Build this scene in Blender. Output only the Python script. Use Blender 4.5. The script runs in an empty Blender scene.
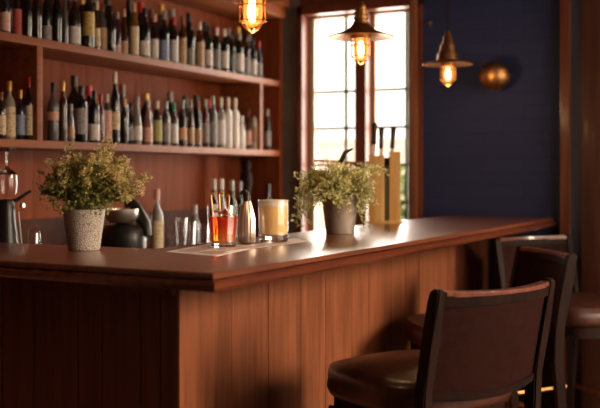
import bpy, bmesh, math, random
from mathutils import Vector, Matrix
random.seed(7)
R = math.radians; PI = math.pi
S = bpy.context.scene
C = S.collection

# ------------------------------------------------------------------ camera frame
F = 940.0; HX = 300.0; HY = 172.0; H = 1.30
YAW = math.atan(490 / F)
FW = Vector((-math.sin(YAW), math.cos(YAW), 0)); RT = Vector((math.cos(YAW), math.sin(YAW), 0))
def at_depth(px, z):
    l = (px - HX) / F * z
    return FW.x * z + RT.x * l, FW.y * z + RT.y * l
def at_x(px, X):
    z = X / (FW.x + (px - HX) / F * RT.x)
    return at_depth(px, z)[1], z
def at_y(px, Y):
    z = Y / (FW.y + (px - HX) / F * RT.y)
    return at_depth(px, z)[0], z
def hgt(py, z): return H + (HY - py) / F * z

# ------------------------------------------------------------------ materials
def mat(name, col, rough=.5, metal=0, trans=0, ior=1.45, coat=0, spec=.5, emit=None, es=0, alpha=1, sss=0):
    m = bpy.data.materials.new(name); m.use_nodes = True
    b = m.node_tree.nodes['Principled BSDF']
    b.inputs['Base Color'].default_value = (*col, 1)
    b.inputs['Roughness'].default_value = rough
    b.inputs['Metallic'].default_value = metal
    b.inputs['Transmission Weight'].default_value = trans
    b.inputs['IOR'].default_value = ior
    b.inputs['Coat Weight'].default_value = coat
    b.inputs['Coat Roughness'].default_value = .12
    b.inputs['Specular IOR Level'].default_value = spec
    if sss: b.inputs['Subsurface Weight'].default_value = sss
    if emit:
        b.inputs['Emission Color'].default_value = (*emit, 1); b.inputs['Emission Strength'].default_value = es
    return m
def nd(m, t, **k):
    n = m.node_tree.nodes.new(t)
    for a, v in k.items(): setattr(n, a, v)
    return n
def noise_mat(name, c1, c2, scale=5, stretch=(1, 1, 1), rough=.5, bump=.1, detail=6, coat=0, metal=0, r2=None, bscale=None, spec=.5, lo=.35, hi=.65, coatr=.12):
    m = mat(name, c1, rough, metal, coat=coat, spec=spec)
    nt = m.node_tree; b = nt.nodes['Principled BSDF']; L = nt.links.new
    b.inputs['Coat Roughness'].default_value = coatr
    tc = nd(m, 'ShaderNodeTexCoord'); mp = nd(m, 'ShaderNodeMapping'); mp.inputs['Scale'].default_value = stretch
    L(tc.outputs['Object'], mp.inputs['Vector'])
    n = nd(m, 'ShaderNodeTexNoise'); n.inputs['Scale'].default_value = scale; n.inputs['Detail'].default_value = detail
    n.inputs['Distortion'].default_value = .3
    L(mp.outputs[0], n.inputs['Vector'])
    r = nd(m, 'ShaderNodeValToRGB'); e = r.color_ramp.elements
    e[0].position = lo; e[1].position = hi; e[0].color = (*c1, 1); e[1].color = (*c2, 1)
    L(n.outputs['Fac'], r.inputs[0]); L(r.outputs[0], b.inputs['Base Color'])
    if bump:
        bp = nd(m, 'ShaderNodeBump'); bp.inputs['Strength'].default_value = bump; bp.inputs['Distance'].default_value = .01
        L(n.outputs['Fac'], bp.inputs['Height']); L(bp.outputs[0], b.inputs['Normal'])
    if r2 is not None:
        mr = nd(m, 'ShaderNodeMapRange'); mr.inputs[3].default_value = rough; mr.inputs[4].default_value = r2
        L(n.outputs['Fac'], mr.inputs[0]); L(mr.outputs[0], b.inputs['Roughness'])
    return m
def wood(name, c1, c2, axis='z', rough=.4, coat=.2, bump=.12, fine=1.0, coatr=.15, spec=.5):
    st = {'x': (.6, 9, 9), 'y': (9, .6, 9), 'z': (9, 9, .6)}[axis]
    return noise_mat(name, c1, c2, 4 * fine, st, rough, bump, 8, coat, coatr=coatr, spec=spec)

M = {}
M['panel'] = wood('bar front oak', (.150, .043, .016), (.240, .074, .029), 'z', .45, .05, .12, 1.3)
M['panel_dark'] = wood('shade toned bar end oak', (.085, .020, .009), (.15, .038, .016), 'z', .5, .08)  # bar wood darkened so its colour carries the end face's shade
M['top'] = wood('counter top lacquered', (.13, .034, .013), (.20, .056, .021), 'y', .36, .9, .02, coatr=.24)
M['edge'] = wood('counter edge', (.10, .024, .011), (.16, .040, .017), 'y', .25, 1, .02, coatr=.12)
M['shelf'] = wood('shelf wood', (.18, .047, .013), (.27, .075, .021), 'y', .5, 0, spec=.3)
M['backp'] = wood('back panel wood', (.165, .036, .010), (.23, .053, .015), 'z', .6, 0, spec=.2)
M['frame'] = wood('window wood', (.12, .026, .011), (.18, .043, .017), 'z', .45, .2)
M['dark_wood'] = wood('chair wood', (.012, .005, .004), (.024, .009, .006), 'z', .55, .0, .05, spec=.12)
M['floor'] = wood('floor boards', (.05, .02, .012), (.10, .04, .022), 'y', .45, .1)
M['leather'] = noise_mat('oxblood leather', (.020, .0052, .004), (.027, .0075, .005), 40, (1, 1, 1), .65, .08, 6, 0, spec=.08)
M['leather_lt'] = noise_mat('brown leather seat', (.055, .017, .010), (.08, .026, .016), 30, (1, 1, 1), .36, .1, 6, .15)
M['pad'] = noise_mat('highlight toned leather piping', (.16, .05, .035), (.26, .09, .06), 40, (1, 1, 1), .3, .05, 4, .5)  # pale colour stands for the highlight along the chair's top rail
M['doorwood'] = wood('dark door wood', (.055, .016, .008), (.09, .026, .013), 'z', .5, .1)
M['plaster'] = noise_mat('taupe plaster', (.20, .15, .125), (.27, .20, .165), 6, (1, 1, 1), .85, .05)
M['ceil'] = noise_mat('dark ceiling', (.06, .03, .022), (.09, .045, .03), 3, (1, 1, 1), .85, .02)
M['brass'] = noise_mat('aged brass', (.40, .19, .065), (.62, .33, .13), 25, (1, 1, 1), .33, .05, 4, 0, 1, r2=.5)
M['copper'] = noise_mat('antique copper', (.28, .13, .06), (.45, .22, .10), 25, (1, 1, 1), .36, .05, 4, 0, 1, r2=.5)
M['steel'] = mat('steel', (.78, .72, .66), .38, 1)
M['gal'] = noise_mat('galvanised metal', (.13, .095, .075), (.33, .26, .22), 22, (1, 1, .35), .6, .1, 6, 0, .1)
M['black'] = mat('black plastic', (.012, .010, .010), .35)
M['iron'] = mat('dark iron', (.03, .022, .018), .5, .6)
M['lead'] = mat('glazing bar paint', (.10, .12, .085), .6)
M['glass'] = mat('clear glass', (1, 1, 1), .02, trans=1, ior=1.45)
M['ice'] = mat('ice', (1, .97, .93), .08, trans=1, ior=1.31)
M['bamboo'] = wood('pale bamboo', (.42, .22, .065), (.60, .35, .12), 'z', .5, .1)
M['soil'] = noise_mat('soil', (.02, .013, .01), (.05, .03, .02), 30, (1, 1, 1), .95, .3)
M['paper'] = noise_mat('menu paper', (.88, .85, .82), (.80, .75, .72), 30, (1, 1, 1), .5, 0, 2)
M['stem'] = mat('plant stem', (.10, .11, .035), .6)
M['stone'] = noise_mat('dark brown stone', (.055, .018, .010), (.085, .030, .018), 12, (1, 1, 1), .6, .03, spec=.15)
M['bulb'] = mat('lit bulb', (1, .7, .4), .3, emit=(1, .60, .26), es=16)
def amber():
    m = bpy.data.materials.new('glowing amber glass'); m.use_nodes = True
    nt = m.node_tree; nt.nodes.clear(); L = nt.links.new
    o = nt.nodes.new('ShaderNodeOutputMaterial'); t = nt.nodes.new('ShaderNodeBsdfTransparent'); e = nt.nodes.new('ShaderNodeEmission')
    t.inputs[0].default_value = (1, .8, .55, 1); e.inputs[0].default_value = (1, .36, .07, 1); e.inputs[1].default_value = 2.0
    mx = nt.nodes.new('ShaderNodeMixShader'); mx.inputs[0].default_value = .4
    L(t.outputs[0], mx.inputs[1]); L(e.outputs[0], mx.inputs[2]); L(mx.outputs[0], o.inputs[0])
    return m
M['amber'] = amber()

# crackled white plant pot
def pot_mat():
    m = mat('crackled white ceramic', (.55, .5, .47), .6)
    nt = m.node_tree; b = nt.nodes['Principled BSDF']; L = nt.links.new
    tc = nd(m, 'ShaderNodeTexCoord')
    v = nd(m, 'ShaderNodeTexVoronoi', feature='DISTANCE_TO_EDGE'); v.inputs['Scale'].default_value = 165
    L(tc.outputs['Object'], v.inputs['Vector'])
    r = nd(m, 'ShaderNodeValToRGB'); e = r.color_ramp.elements
    e[0].position = .0; e[1].position = .14; e[0].color = (.12, .09, .075, 1); e[1].color = (.52, .45, .41, 1)
    L(v.outputs['Distance'], r.inputs[0]); L(r.outputs[0], b.inputs['Base Color'])
    bp = nd(m, 'ShaderNodeBump'); bp.inputs['Strength'].default_value = .5; bp.inputs['Distance'].default_value = .003
    L(v.outputs['Distance'], bp.inputs['Height']); L(bp.outputs[0], b.inputs['Normal'])
    return m
M['pot'] = pot_mat()

# painted blue brick
def brick_mat():
    m = mat('blue painted brick', (.03, .035, .08), .75)
    nt = m.node_tree; b = nt.nodes['Principled BSDF']; L = nt.links.new
    tc = nd(m, 'ShaderNodeTexCoord'); sp = nd(m, 'ShaderNodeSeparateXYZ'); cb = nd(m, 'ShaderNodeCombineXYZ')
    L(tc.outputs['Object'], sp.inputs[0]); L(sp.outputs['X'], cb.inputs['X']); L(sp.outputs['Z'], cb.inputs['Y'])
    br = nd(m, 'ShaderNodeTexBrick'); br.inputs['Scale'].default_value = 1
    br.inputs['Brick Width'].default_value = .21; br.inputs['Row Height'].default_value = .065
    br.inputs['Mortar Size'].default_value = .006; br.inputs['Mortar Smooth'].default_value = .4
    br.inputs['Color1'].default_value = (.022, .031, .100, 1); br.inputs['Color2'].default_value = (.025, .034, .108, 1)
    br.inputs['Mortar'].default_value = (.020, .028, .090, 1)
    L(cb.outputs[0], br.inputs['Vector']); L(br.outputs['Color'], b.inputs['Base Color'])
    bp = nd(m, 'ShaderNodeBump', invert=True); bp.inputs['Strength'].default_value = .18; bp.inputs['Distance'].default_value = .003
    L(br.outputs['Fac'], bp.inputs['Height']); L(bp.outputs[0], b.inputs['Normal'])
    return m
M['blue'] = brick_mat()

def pane_mat():
    m = bpy.data.materials.new('window glass'); m.use_nodes = True
    nt = m.node_tree; nt.nodes.clear(); L = nt.links.new
    o = nt.nodes.new('ShaderNodeOutputMaterial'); t = nt.nodes.new('ShaderNodeBsdfTransparent')
    g = nt.nodes.new('ShaderNodeBsdfGlossy'); g.inputs['Roughness'].default_value = .02
    mx = nt.nodes.new('ShaderNodeMixShader'); mx.inputs[0].default_value = .05
    L(t.outputs[0], mx.inputs[1]); L(g.outputs[0], mx.inputs[2]); L(mx.outputs[0], o.inputs[0])
    return m
M['pane'] = pane_mat()

def thin_glass():
    m = bpy.data.materials.new('thin drinking glass'); m.use_nodes = True
    nt = m.node_tree; nt.nodes.clear(); L = nt.links.new
    o = nt.nodes.new('ShaderNodeOutputMaterial'); t = nt.nodes.new('ShaderNodeBsdfTransparent'); t.inputs[0].default_value = (1, .99, .98, 1)
    g = nt.nodes.new('ShaderNodeBsdfGlossy'); g.inputs['Roughness'].default_value = .06
    lw = nt.nodes.new('ShaderNodeLayerWeight'); lw.inputs[0].default_value = .5
    fr = nt.nodes.new('ShaderNodeMath'); fr.operation = 'POWER'; fr.inputs[1].default_value = 5; L(lw.outputs['Facing'], fr.inputs[0])
    fa = nt.nodes.new('ShaderNodeMath'); fa.operation = 'MULTIPLY_ADD'; fa.inputs[1].default_value = .3; fa.inputs[2].default_value = .09; L(fr.outputs[0], fa.inputs[0]); fr = fa
    mx = nt.nodes.new('ShaderNodeMixShader')
    L(fr.outputs[0], mx.inputs[0]); L(t.outputs[0], mx.inputs[1]); L(g.outputs[0], mx.inputs[2]); L(mx.outputs[0], o.inputs[0])
    return m
M['thin'] = thin_glass()
def leaf_mat(name, c1, c2, sc=30):
    m = noise_mat(name, c1, c2, sc, (1, 1, 1), .6, 0, 2)
    nt = m.node_tree; b = nt.nodes['Principled BSDF']; L = nt.links.new
    tr = nt.nodes.new('ShaderNodeBsdfTranslucent'); mx = nt.nodes.new('ShaderNodeMixShader'); mx.inputs[0].default_value = .4
    r = [n for n in nt.nodes if n.type == 'VALTORGB'][0]; o = nt.nodes['Material Output']
    L(r.outputs[0], tr.inputs['Color']); L(b.outputs[0], mx.inputs[1]); L(tr.outputs[0], mx.inputs[2]); L(mx.outputs[0], o.inputs[0])
    return m
M['leaf1'] = leaf_mat('green herb leaf', (.20, .20, .05), (.42, .40, .12))
M['flor'] = leaf_mat('cream floret', (.66, .50, .22), (.90, .76, .44), 60)
M['leaf2'] = leaf_mat('trailing leaf', (.48, .48, .18), (.90, .84, .48))
M['bush'] = leaf_mat('garden shrub leaf', (.10, .20, .04), (.25, .38, .10), 4)

_pc = {}
def print_mat(col, ink):
    k = (col, ink)
    if k not in _pc:
        m = noise_mat('printed label', col, ink, 55, (1, 1, 2.2), .55, 0, 3, lo=.5, hi=.66)
        _pc[k] = m
    return _pc[k]
_gc = {}
def glass_mat(k):
    if k not in _gc:
        d = {'black': ((.008, .007, .008), 0), 'dark': ((.022, .010, .008), 0), 'darkred': ((.10, .010, .008), 0),
             'brown': ((.075, .024, .010), .2), 'green': ((.012, .022, .012), .1), 'navy': ((.012, .014, .035), 0), 'clear': ((.42, .38, .35), .55),
             'grey': ((.11, .095, .09), .25), 'amber': ((.22, .11, .02), .4), 'white': ((.72, .66, .58), .1), 'pale': ((.42, .40, .30), .4),
             'purple': ((.05, .012, .03), 0), 'pink': ((.33, .15, .12), .3)}[k]
        _gc[k] = mat(k + ' bottle glass', d[0], .12, trans=d[1], ior=1.45, coat=.4)
    return _gc[k]
_cc = {}
def cap_mat(k):
    if k not in _cc:
        d = {'black': (.012, .010, .010), 'gold': (.62, .36, .10), 'red': (.50, .025, .02), 'white': (.68, .60, .54), 'green': (.02, .26, .10),
             'grey': (.28, .25, .23), 'cream': (.66, .52, .38), 'orange': (.62, .28, .12), 'pink': (.60, .30, .24), 'brown': (.18, .07, .04), 'sage': (.40, .42, .34)}[k]
        _cc[k] = mat(k + ' cap', d, .4, .5 if k == 'gold' else 0)
    return _cc[k]

# ------------------------------------------------------------------ mesh helpers
def box(bm, x0, x1, y0, y1, z0, z1, bev=0):
    vs = [bm.verts.new((x, y, z)) for x in (x0, x1) for y in (y0, y1) for z in (z0, z1)]
    fs = [(0, 1, 3, 2), (4, 6, 7, 5), (0, 4, 5, 1), (2, 3, 7, 6), (0, 2, 6, 4), (1, 5, 7, 3)]
    F_ = [bm.faces.new([vs[i] for i in f]) for f in fs]
    if bev:
        ed = list({e for f in F_ for e in f.edges})
        bmesh.ops.bevel(bm, geom=ed, offset=bev, segments=2, affect='EDGES', profile=.7)
def lathe(bm, prof, seg=20, c=(0, 0, 0), rot=None, sx=1, sy=1):
    rings = []
    for r, z in prof:
        if r < 1e-6:
            rings.append([Vector((0, 0, z))])
        else:
            rings.append([Vector((sx * r * math.cos(2 * PI * k / seg), sy * r * math.sin(2 * PI * k / seg), z)) for k in range(seg)])
    c = Vector(c); V = []
    for rg in rings: V.append([bm.verts.new((rot @ p if rot else p) + c) for p in rg])
    for a, b in zip(V, V[1:]):
        for k in range(seg):
            k2 = (k + 1) % seg
            if len(a) == 1 and len(b) == 1: continue
            if len(a) == 1: bm.faces.new((a[0], b[k2], b[k]))
            elif len(b) == 1: bm.faces.new((a[k], a[k2], b[0]))
            else: bm.faces.new((a[k], a[k2], b[k2], b[k]))
def tube(bm, pts, r, seg=8, r1=None, caps=True):
    pts = [Vector(p) for p in pts]; n = len(pts); rings = []
    up = Vector((0, 0, 1))
    for i, p in enumerate(pts):
        d = (pts[min(i + 1, n - 1)] - pts[max(i - 1, 0)]).normalized()
        a = up if abs(d.dot(up)) < .95 else Vector((1, 0, 0))
        u = d.cross(a).normalized(); v = d.cross(u).normalized()
        rr = r[i] if isinstance(r, (list, tuple)) else (r if r1 is None else r + (r1 - r) * i / (n - 1))
        rings.append([bm.verts.new(p + rr * (math.cos(2 * PI * k / seg) * u + math.sin(2 * PI * k / seg) * v)) for k in range(seg)])
    for a, b in zip(rings, rings[1:]):
        for k in range(seg): bm.faces.new((a[k], a[(k + 1) % seg], b[(k + 1) % seg], b[k]))
    if caps: bm.faces.new(rings[0]); bm.faces.new(list(reversed(rings[-1])))
def loft(bm, rings, close=True):
    V = [[bm.verts.new(p) for p in rg] for rg in rings]; n = len(V[0])
    for a, b in zip(V, V[1:]):
        for k in range(n): bm.faces.new((a[k], a[(k + 1) % n], b[(k + 1) % n], b[k]))
    if close: bm.faces.new(V[0]); bm.faces.new(list(reversed(V[-1])))
def obj(name, bm, m, parent=None, smooth=True, angle=35):
    bmesh.ops.recalc_face_normals(bm, faces=bm.faces)
    me = bpy.data.meshes.new(name); bm.to_mesh(me); bm.free()
    me.materials.append(m)
    if smooth:
        me.polygons.foreach_set('use_smooth', [True] * len(me.polygons))
        try: me.set_sharp_from_angle(angle=R(angle))
        except Exception: pass
    o = bpy.data.objects.new(name, me); C.objects.link(o)
    if parent: o.parent = parent
    return o
def N(): return bmesh.new()
def thing(name, label, cat, loc=(0, 0, 0), rz=0, group=None):
    o = bpy.data.objects.new(name, None); C.objects.link(o); o.empty_display_size = .05
    o.location = loc; o.rotation_euler = (0, 0, rz); o['label'] = label; o['category'] = cat
    if group: o['group'] = group
    return o
def tag(o, label, cat, group=None, kind=None):
    o['label'] = label; o['category'] = cat
    if group: o['group'] = group
    if kind: o['kind'] = kind
    return o
def struct(name, bm, m, parent=None, smooth=False):
    o = obj(name, bm, m, parent, smooth)
    if not parent: o['kind'] = 'structure'
    return o
def sbox(name, m, *a, parent=None, bev=0):
    b = N(); box(b, *a, bev=bev); return struct(name, b, m, parent)

# ------------------------------------------------------------------ the room
WY = 4.60                       # inner face of the wall with the window
XL = -2.74; XR = 2.0; YF = -1.6; ZC = 2.9
sbox('floor', M['floor'], XL - .1, XR + .1, YF - .1, WY + .1, -.08, 0)
sbox('ceiling', M['ceil'], XL - .1, XR + .1, YF - .1, WY + .2, ZC, ZC + .08)
sbox('wall_left', M['plaster'], XL - .12, XL, YF, WY + .2, 0, ZC)
sbox('wall_front', M['plaster'], XL, XR, YF - .1, YF, 0, ZC)

xs = {p: at_y(p, WY)[0] for p in (284, 300, 305, 312, 341, 355, 357, 368, 373, 404, 408.5, 423, 562, 572, 583)}
WT = 2.155   # top of the window
wx0, wx1 = xs[300], xs[423]
zf = hgt(17, at_y(312, WY)[1]); zr = hgt(6, at_y(408, WY)[1]); GT = (zf + zr) / 2
SILL = .62
# back wall around the window opening
b = N()
box(b, XL, wx0, WY, WY + .12, 0, ZC); struct('wall_back_corner', b, M['plaster'])
b = N()
box(b, wx0, wx1, WY, WY + .12, GT + .05, ZC); struct('trim_1', b, M['frame'])
b = N()
box(b, wx0, wx1, WY, WY + .12, 0, SILL); struct('wall_back_under_window', b, M['backp'])
b = N()
box(b, wx1, XR, WY, WY + .12, 0, ZC); struct('wall_back', b, M['blue'])
# wall_right with a broad opening for daylight
RW0, RW1, RZ0, RZ1 = .9, 4.56, .80, 2.35
b = N()
box(b, XR, XR + .12, YF, RW0, 0, ZC); box(b, XR, XR + .12, RW1, WY + .12, 0, ZC)
box(b, XR, XR + .12, RW0, RW1, 0, RZ0); box(b, XR, XR + .12, RW0, RW1, RZ1, ZC)
struct('wall_right', b, M['plaster'])
b = N()
for y in (RW0, RW0 + 1.75, RW1): box(b, XR + .02, XR + .08, y - .035, y + .035, RZ0, RZ1)
for z in (RZ0, RZ1): box(b, XR + .02, XR + .08, RW0, RW1, z - .03, z + .03)
w2 = struct('window_2', b, M['frame'])
b = N(); box(b, XR + .045, XR + .05, RW0, RW1, RZ0, RZ1); obj('window_pane', b, M['pane'], w2, False)

# window_1: two casements
win = bpy.data.objects.new('window_1', None); C.objects.link(win); win['kind'] = 'structure'
b = N()
box(b, wx0, xs[305], WY - .035, WY + .11, SILL, GT + .05, .004)
box(b, xs[357], xs[368], WY - .03, WY + .10, SILL, GT + .05, .004)
box(b, xs[408.5] + .012, wx1, WY - .035, WY + .11, SILL, GT + .05, .004)
box(b, wx0, wx1, WY - .035, WY + .11, GT, GT + .05, .004)
box(b, wx0 - .02, wx1 + .02, WY - .08, WY + .11, SILL - .03, SILL + .01, .006)
obj('window_frame', b, M['frame'], win)
# raised strip down the right jamb, its wood lightened in colour as if sunlit
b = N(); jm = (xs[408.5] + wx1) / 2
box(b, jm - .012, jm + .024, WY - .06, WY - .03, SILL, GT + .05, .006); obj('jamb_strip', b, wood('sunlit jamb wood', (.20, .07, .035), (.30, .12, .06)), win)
M['jamb'] = mat('sunlight toned jamb', (.62, .44, .30), .5)  # pale colour carries the sunlight falling on the jambs
for n_, (a0, a1, mu) in enumerate(((xs[305], xs[357], xs[341]), (xs[368], xs[408.5] + .012, xs[404] - .01))):
    b = N()
    t = .033 if n_ == 0 else .022
    box(b, a0, a0 + t, WY + .05, WY + .085, SILL, GT, .003)
    box(b, a1 - .008, a1, WY + .05, WY + .085, SILL, GT, .002)
    box(b, a0, a1, WY + .05, WY + .085, GT - .014, GT, .003); box(b, a0, a1, WY + .05, WY + .085, SILL, SILL + .07, .003)
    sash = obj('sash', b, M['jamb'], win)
    b = N()
    box(b, mu - .008, mu + .008, WY + .062, WY + .078, SILL, GT)
    zz = [hgt(y, at_y((a, b_)[1], WY)[1]) for (a, y, b_) in ((0, 91, 330), (0, 128, 330))]
    k = GT - .42
    for z in (zz[0], zz[1], zz[1] - .2, zz[1] - .4):
        if z > SILL: box(b, a0, a1, WY + .062, WY + .078, z - .007, z + .007)
    obj('glazing_bars', b, M['lead'], sash)
    b = N(); box(b, a0, a1, WY + .068, WY + .071, SILL, GT); obj('glass_pane', b, M['pane'], sash, False)

# right-hand posts: brown pilaster, narrow blue strip, wooden door frame and door
b = N(); box(b, xs[562], xs[572], WY - .05, WY, 0, ZC, .006); struct('trim_2', b, wood('pilaster wood', (.10, .028, .014), (.19, .06, .028)))
M['greyblue'] = noise_mat('lit blue wall paint', (.055, .065, .105), (.075, .085, .13), 6, (1, 1, .4), .45, .03)  # wall blue made paler to carry the stronger light on this strip
b = N(); box(b, xs[572], xs[583], WY - .02, WY, 0, ZC); struct('trim_3', b, M['greyblue'])
door = bpy.data.objects.new('door_1', None); C.objects.link(door); door['kind'] = 'structure'
dx = xs[583]
b = N(); box(b, dx, dx + .09, WY - .045, WY, 0, 2.35, .006); box(b, dx + .85, dx + .94, WY - .045, WY, 0, 2.35, .006); box(b, dx, dx + .94, WY - .045, WY, 2.26, 2.35, .006)
obj('door_frame', b, M['doorwood'], door)
b = N(); box(b, dx + .09, dx + .85, WY - .02, WY, .01, 2.26)
for z0, z1 in ((.15, .95), (1.1, 2.1)):
    for x0 in (dx + .17, dx + .5): box(b, x0, x0 + .28, WY - .028, WY - .02, z0, z1, .003)
obj('door_leaf', b, M['doorwood'], door)
b = N(); tube(b, [(dx + .78, WY - .02, 1.03), (dx + .78, WY - .07, 1.03), (dx + .70, WY - .07, 1.03)], .009); obj('door_handle', b, M['brass'], door)
b = N(); box(b, wx1 + .02, xs[562] - .001, WY - .018, WY, 0, .72, .003); box(b, xs[572], xs[583], WY - .04, WY - .02, 0, .72, .003); struct('trim_4', b, M['dark_wood'])  # dark low boards added so the foot of the wall reads near black
b = N(); box(b, dx + .94, XR, WY - .02, WY, 0, .12); struct('baseboard_back', b, M['frame'])
b = N(); box(b, XR - .02, XR, YF, WY, 0, .12); struct('baseboard_right', b, M['frame'])

# ------------------------------------------------------------------ outside the window
b = N(); box(b, -30, 12, WY + .2, 40, -.25, -.05); o = struct('ground_outside', b, noise_mat('pale paving', (.55, .48, .42), (.68, .60, .52), 2, (1, 1, 1), .9, .02))
b = N(); box(b, -16, -.5, 13, 13.25, -.05, 1.75); box(b, -16, -.5, 12.97, 13.28, 1.75, 1.80)
tag(obj('garden_wall', b, noise_mat('pink garden wall', (.80, .64, .54), (.86, .72, .62), 3, (1, 1, 1), .9, .05), None, False), 'pale pink garden wall standing in the sun outside the window', 'wall')

def leaf(bm, p, d, ln, w, up=None, fold=.25):
    d = d.normalized(); a = up or Vector((random.uniform(-1, 1), random.uniform(-1, 1), random.uniform(-1, 1)))
    s = d.cross(a)
    if s.length < 1e-4: s = d.cross(Vector((1, 0, 0)))
    s.normalize(); n = s.cross(d)
    m1 = p + d * ln * .5 - n * ln * fold * .3
    v = [bm.verts.new(q) for q in (p, m1 + s * w + n * w * fold, p + d * ln, m1 - s * w + n * w * fold, m1)]
    bm.faces.new((v[0], v[1], v[4])); bm.faces.new((v[1], v[2], v[4])); bm.faces.new((v[2], v[3], v[4])); bm.faces.new((v[3], v[0], v[4]))
def rv(): 
    while True:
        v = Vector((random.uniform(-1, 1), random.uniform(-1, 1), random.uniform(-1, 1)))
        if .05 < v.length < 1: return v.normalized()
def shrub(px, z, top, rad, label, nl):
    x, y = at_depth(px, z)
    t = thing('garden_shrub', label, 'shrub', (x, y, -.05), 0)
    b = N(); tips = []
    for k in range(9):
        a = k * 2.4; e = Vector((math.cos(a) * rad * .6, math.sin(a) * rad * .6, top * random.uniform(.55, .95)))
        tube(b, [(0, 0, 0), e * .4 + Vector((0, 0, .1)), e], .02, 5, .006); tips.append(e)
    obj('branches', b, M['stem'], t)
    b = N()
    for k in range(nl):
        v = rv(); r = random.uniform(.6, 1.0)
        p = Vector((v.x * rad * r, v.y * rad * r, top * .55 + v.z * top * .45 * r))
        leaf(b, p, (v + rv() * .8), random.uniform(.05, .10), .025)
    obj('foliage', b, M['bush'], t, False)
shrub(399, 7.4, 1.42, .16, 'tall green garden shrub outside the right window casement', 900)
shrub(386, 8.2, 1.05, .30, 'lower green garden shrub seen between the knife rack posts', 900)

# ------------------------------------------------------------------ shelf unit on the left wall
SX = -2.47                        # front edge of the shelves
SY0 = .9; SY1 = 4.50
UP, LO = 1.797, 1.418; TH = .03
st = thing('bottle_shelf_unit', 'tall reddish wooden shelf unit full of bottles along the left wall', 'shelf', (0, 0, 0))
b = N()
y = SY0
while y < SY1 - .01:
    w = min(random.choice((.13, .16, .19)), SY1 - y); box(b, XL, XL + .018, y + .0004, y + w - .0004, .92, 2.20, .0006); y += w
box(b, XL, XL + .010, SY0, SY1, .92, 2.20)
obj('back_panel', b, M['backp'], st)
for z in (UP, LO):
    b = N(); box(b, XL + .018, SX, SY0, SY1, z - TH, z, .003); obj('shelf_board', b, M['shelf'], st)
for px, w in ((40.5, .030), (262, .026)):
    yy = at_x(px, SX)[0]
    b = N(); box(b, XL + .018, SX - .003, yy - w / 2, yy + w / 2, LO, UP - TH, .002); obj('divider', b, M['shelf'], st)
b = N(); box(b, XL, SX + .0, SY1, SY1 + .03, .92, 2.2, .002); obj('end_panel', b, M['backp'], st)
b = N(); box(b, XL, SX + .0, SY0 - .03, SY0, .92, 2.2, .002); obj('end_panel', b, M['backp'], st)
b = N(); box(b, XL, SX + .02, SY0 - .03, SY1 + .03, 2.14, 2.2, .004); box(b, XL, SX + .05, SY0 - .05, SY1 + .03, 2.2, 2.24, .006); obj('cornice', b, M['shelf'], st)
b = N(); box(b, XL, SX - .04, SY0 - .03, SY1 + .03, 2.24, ZC); struct('wall_soffit', b, M['ceil'])

b = N(); box(b, XL + .018, XL + .030, SY0, SY1, .92, 1.11, .003); obj('splashback', b, M['stone'], st)
# back counter below the shelves
BCX = -2.27
bc = thing('back_counter', 'dark back counter under the bottle shelves behind the bar', 'counter', (0, 0, 0))
b = N(); box(b, XL + .004, BCX, SY0, SY1, .88, .918, .004); obj('worktop', b, M['stone'], bc)
b = N(); box(b, XL + .004, BCX - .03, SY0, SY1, .0, .88); obj('cabinet_body', b, M['backp'], bc)
for k in range(6):
    y0 = SY0 + k * .6 + .01
    b = N(); box(b, BCX - .03, BCX - .012, y0, y0 + .58, .1, .86, .004); d = obj('door', b, M['panel_dark'], bc)
    b = N(); tube(b, [(BCX - .012, y0 + .5, .6), (BCX + .01, y0 + .5, .6), (BCX + .01, y0 + .5, .7), (BCX - .012, y0 + .5, .7)], .005, 6); obj('handle', b, M['brass'], d)

# ------------------------------------------------------------------ bottles
PROF = {
 'wine':  [(.0, 0), (.9, 0), (1, .02), (1, .60), (.93, .68), (.55, .76), (.36, .82), (.33, .98), (.36, 1.0), (0, 1.0)],
 'spirit': [(.0, 0), (.93, 0), (1, .02), (1, .58), (.94, .66), (.70, .72), (.40, .77), (.34, .82), (.34, .98), (.36, 1.0), (0, 1.0)],
 'square': [(.0, 0), (.95, 0), (1, .02), (1, .68), (.92, .74), (.5, .78), (.38, .80), (.38, .98), (.4, 1.0), (0, 1.0)],
 'slope': [(.0, 0), (.93, 0), (1, .03), (1, .40), (.90, .52), (.66, .66), (.42, .78), (.34, .86), (.34, .98), (.36, 1.0), (0, 1.0)],
 'slim':  [(.0, 0), (.93, 0), (1, .02), (1, .50), (.85, .60), (.55, .70), (.42, .80), (.40, .98), (.42, 1.0), (0, 1.0)],
}
NOISE_INK = {'white': (.45, .40, .38), 'cream': (.34, .20, .10), 'pink': (.45, .18, .15), 'grey': (.12, .11, .12), 'tan': (.22, .10, .05),
             'yellow': (.20, .10, .02), 'orange': (.45, .40, .35), 'blue': (.10, .13, .22), 'green': (.45, .28, .05), 'red': (.2, .03, .03)}
LCOL = {'white': (.62, .57, .54), 'cream': (.60, .47, .31), 'pink': (.62, .36, .29), 'grey': (.28, .25, .25), 'tan': (.44, .27, .16),
        'yellow': (.52, .36, .11), 'orange': (.52, .24, .11), 'blue': (.22, .27, .38), 'green': (.30, .32, .12), 'red': (.38, .06, .05)}
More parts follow.
